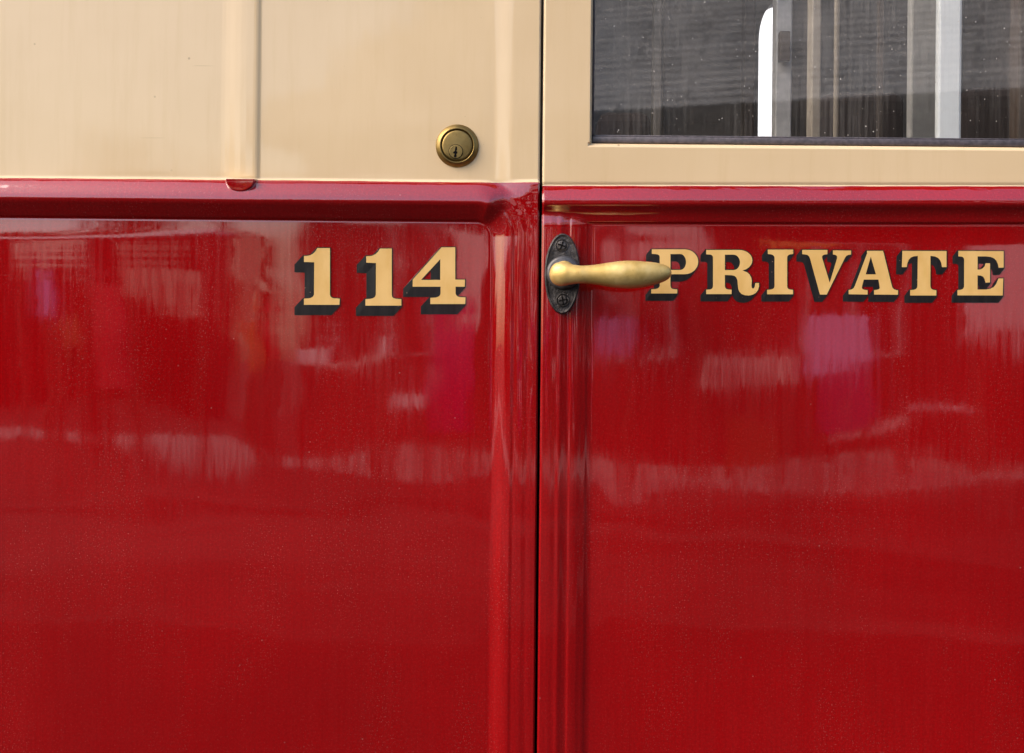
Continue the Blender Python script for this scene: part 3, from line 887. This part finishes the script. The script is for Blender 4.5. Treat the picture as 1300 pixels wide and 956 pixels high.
for (x, y, r, h, lab) in ((-16.5, -37, 3.6, 7.0, 'broad green tree at the far left behind the pale roofed shed'), (-11.0, -40, 3.2, 6.2, 'middle green tree behind the pale roofed shed'), (-21.5, -44, 4.4, 8.4, 'tallest green tree behind the pale roofed shed')):
    t = simple_thing('tree', lab, 'tree', (x, y, 0), 'trees behind the shed')
    bm = bmesh.new()
    bmesh.ops.create_cone(bm, cap_ends=True, segments=10, radius1=0.28, radius2=0.1, depth=h * 0.7, matrix=Matrix.Translation((x, y, h * 0.35 - 0.8)))
    from_bm('trunk', bm, BARK, t)
    bm = bmesh.new()
    cl = [(Vector((random.gauss(0, 0.45), random.gauss(0, 0.45), random.gauss(0, 0.3))) * r, random.uniform(0.3, 0.55) * r) for _ in range(14)]
    for i in range(1800):
        c, cr = random.choice(cl)
        dv = Vector((random.gauss(0, 1), random.gauss(0, 1), random.gauss(0, 1))).normalized() * cr * random.uniform(0.6, 1)
        ctr = Vector((x, y, h * 0.68)) + c + dv
        a = Vector((random.gauss(0, 1), random.gauss(0, 1), random.gauss(0, 1))).normalized() * 0.22
        b = a.orthogonal().normalized() * 0.13
        bm.faces.new([bm.verts.new(ctr + k) for k in (-a, b, a, -b)])
    from_bm('crown', bm, LEAF, t)
# white building added beyond the coach to whiten the far window
o = simple_thing('added_white_building', 'white roofed building added to make the pointed far window of the coach glare', 'building', (2.0, 8.5, -0.8))
bm = bmesh.new(); add_box(bm, -2.5, 6.5, 7.0, 12.0, -0.8, 2.2); from_bm('wall', bm, pm('white_render', (0.85, 0.85, 0.84), 0.7), o)
me = bpy.data.meshes.new('roof')
me.from_pydata([(-2.7, 6.8, 2.21), (6.7, 6.8, 2.21), (6.7, 12.2, 2.21), (-2.7, 12.2, 2.21), (-2.7, 9.5, 4.5), (6.7, 9.5, 4.5)], [], [(0,1,5,4),(2,3,4,5),(1,2,5),(3,0,4),(3,2,1,0)])
link('roof', me, pm('white_roof_paint', (0.88, 0.88, 0.88), 0.6, var=0.03), o)
# invented coloured boards, standing in for unknown sources of the reflections
def board(px0, px1, py0, py1, d, col, colname, lab):
    a, b = mirror_pt(px0, py1, d), mirror_pt(px1, py0, d)
    t = simple_thing('stand_in_board', lab, 'stand-in board', ((a.x + b.x) / 2, -d, 0), 'stand-in boards on the far platform')
    hw = (b.x - a.x) / 2 / math.cos(R(40))
    M = Matrix.Translation(((a.x + b.x) / 2, -d, 0)) @ Matrix.Rotation(R(40), 4, 'Z')   # turned a little towards the light
    bm = bmesh.new(); add_box(bm, -hw, hw, -0.03, 0, a.z, b.z, 0.005, M); from_bm('board', bm, pm(colname, col, 0.5), t)
    for x in (-hw + 0.05, hw - 0.05):
        bm = bmesh.new(); add_box(bm, x - 0.03, x + 0.03, -0.09, -0.032, 0.0, b.z - 0.02, 0, M); from_bm('leg', bm, BARK, t)
board(112, 165, 372, 488, 13.40, (0.85, 0.01, 0.05), 'board_red', 'broad red stand-in board on the far platform, seen only as a reflection')
board(308, 330, 382, 470, 13.60, (0.8, 0.2, 0.03), 'board_orange', 'narrow orange stand-in board on the far platform, seen only as a reflection')
board(332, 350, 384, 440, 13.50, (0.8, 0.02, 0.03), 'board_scarlet', 'slim scarlet stand-in board on the far platform, seen only as a reflection')
board(46, 72, 372, 402, 13.20, (0.5, 0.3, 0.7), 'board_violet', 'small violet stand-in board on the far platform, seen only as a reflection')
board(62, 106, 404, 440, 13.30, (0.62, 0.22, 0.08), 'board_rust', 'small rust coloured stand-in board on the far platform, seen only as a reflection')
board(0, 128, 340, 364, 13.60, (0.8, 0.62, 0.5), 'board_peach', 'long peach stand-in board on the far platform, seen only as a reflection')
board(150, 262, 356, 376, 13.70, (0.5, 0.36, 0.27), 'board_dun', 'long dun stand-in board on the far platform, seen only as a reflection')
board(376, 424, 414, 446, 13.30, (0.9, 0.85, 0.8), 'board_white', 'white stand-in board on the far platform, seen only as a reflection')
board(474, 488, 414, 448, 13.25, (0.9, 0.85, 0.8), 'board_white_slim', 'slim white stand-in board on the far platform, seen only as a reflection')
board(306, 500, 447, 457, 13.20, (0.6, 0.48, 0.42), 'board_fawn', 'long low fawn stand-in board on the far platform, seen only as a reflection')
board(500, 548, 494, 520, 13.00, (0.9, 0.84, 0.8), 'board_ivory', 'low ivory stand-in board on the far platform, seen only as a reflection')
board(540, 598, 385, 545, 13.10, (0.55, 0.01, 0.14), 'board_magenta', 'tall magenta stand-in board on the far platform, seen only as a reflection')
board(566, 630, 288, 398, 13.80, (0.85, 0.72, 0.66), 'board_pale_pink', 'high pale pink stand-in board on the far platform, seen only as a reflection')
board(436, 512, 288, 312, 13.80, (0.85, 0.68, 0.6), 'board_salmon', 'high salmon stand-in board on the far platform, seen only as a reflection')
board(770, 800, 405, 450, 13.40, (0.5, 0.25, 0.5), 'board_plum', 'small plum coloured stand-in board on the far platform, seen only as a reflection')
board(798, 884, 290, 334, 13.60, (0.8, 0.55, 0.52), 'board_dusty_pink', 'dusty pink stand-in board on the far platform, seen only as a reflection')
board(1030, 1096, 416, 482, 13.30, (0.75, 0.45, 0.75), 'board_lilac', 'lilac stand-in board on the far platform, seen only as a reflection')
board(1046, 1097, 484, 530, 13.00, (0.20, 0.02, 0.12), 'board_purple', 'low purple stand-in board on the far platform, seen only as a reflection')
board(1242, 1330, 290, 430, 13.70, (0.75, 0.58, 0.58), 'board_grey_pink', 'large grey pink stand-in board on the far platform, seen only as a reflection')
board(900, 1006, 466, 484, 13.20, (0.7, 0.5, 0.45), 'board_clay', 'long clay coloured stand-in board on the far platform, seen only as a reflection')
board(1062, 1140, 532, 548, 12.90, (0.7, 0.5, 0.46), 'board_stone', 'low stone coloured stand-in board on the far platform, seen only as a reflection')
board(1150, 1222, 510, 524, 13.10, (0.7, 0.5, 0.5), 'board_shell', 'low shell pink stand-in board on the far platform, seen only as a reflection')
board(936, 996, 522, 590, 13.40, (0.26, 0.05, 0.015), 'board_brick', 'low brick coloured stand-in board on the far platform, seen only as a reflection')
board(964, 1046, 286, 316, 13.90, (0.75, 0.24, 0.04), 'board_amber', 'high amber stand-in board on the far platform, seen only as a reflection')

# ------------------------------------------------------------------ light
w = bpy.data.worlds.new('World'); C.world = w; w.use_nodes = True
nt = w.node_tree
sky = nt.nodes.new('ShaderNodeTexSky'); sky.sky_type = 'NISHITA'; sky.sun_disc = False
EL, ROT = 42, 248
sky.sun_elevation = R(EL); sky.sun_rotation = R(ROT); sky.air_density = 1.0; sky.dust_density = 3.5; sky.ozone_density = 1.0
bg = nt.nodes['Background']; bg.inputs['Strength'].default_value = 0.15
nt.links.new(sky.outputs[0], bg.inputs['Color'])
sd = bpy.data.lights.new('sun', 'SUN'); sd.energy = 1.05; sd.angle = R(50); sd.color = (1, 0.90, 0.78)
so = bpy.data.objects.new('sun', sd); COL.objects.link(so)
dirv = Vector((math.sin(R(ROT)) * math.cos(R(EL)), math.cos(R(ROT)) * math.cos(R(EL)), math.sin(R(EL))))
so.rotation_euler = dirv.to_track_quat('Z', 'Y').to_euler()
so.location = dirv * 20

# ------------------------------------------------------------------ camera
cd = bpy.data.cameras.new('camera')
cd.sensor_width = 36; cd.lens = 36 * DIST / (1300 * S)
cd.shift_y = -44 / 1300
cd.clip_start = 0.01; cd.clip_end = 2000
cam = bpy.data.objects.new('camera', cd); COL.objects.link(cam)
cam.matrix_world = Matrix.Translation((0, -DIST, ZC)) @ Matrix.Rotation(R(90), 4, 'X') @ Matrix.Rotation(TH, 4, 'Z')
C.camera = cam
vs = C.view_settings
C.display_settings.display_device = 'sRGB'
vs.view_transform = 'Standard'; vs.look = 'None'; vs.exposure = 1.3; vs.gamma = 1.0
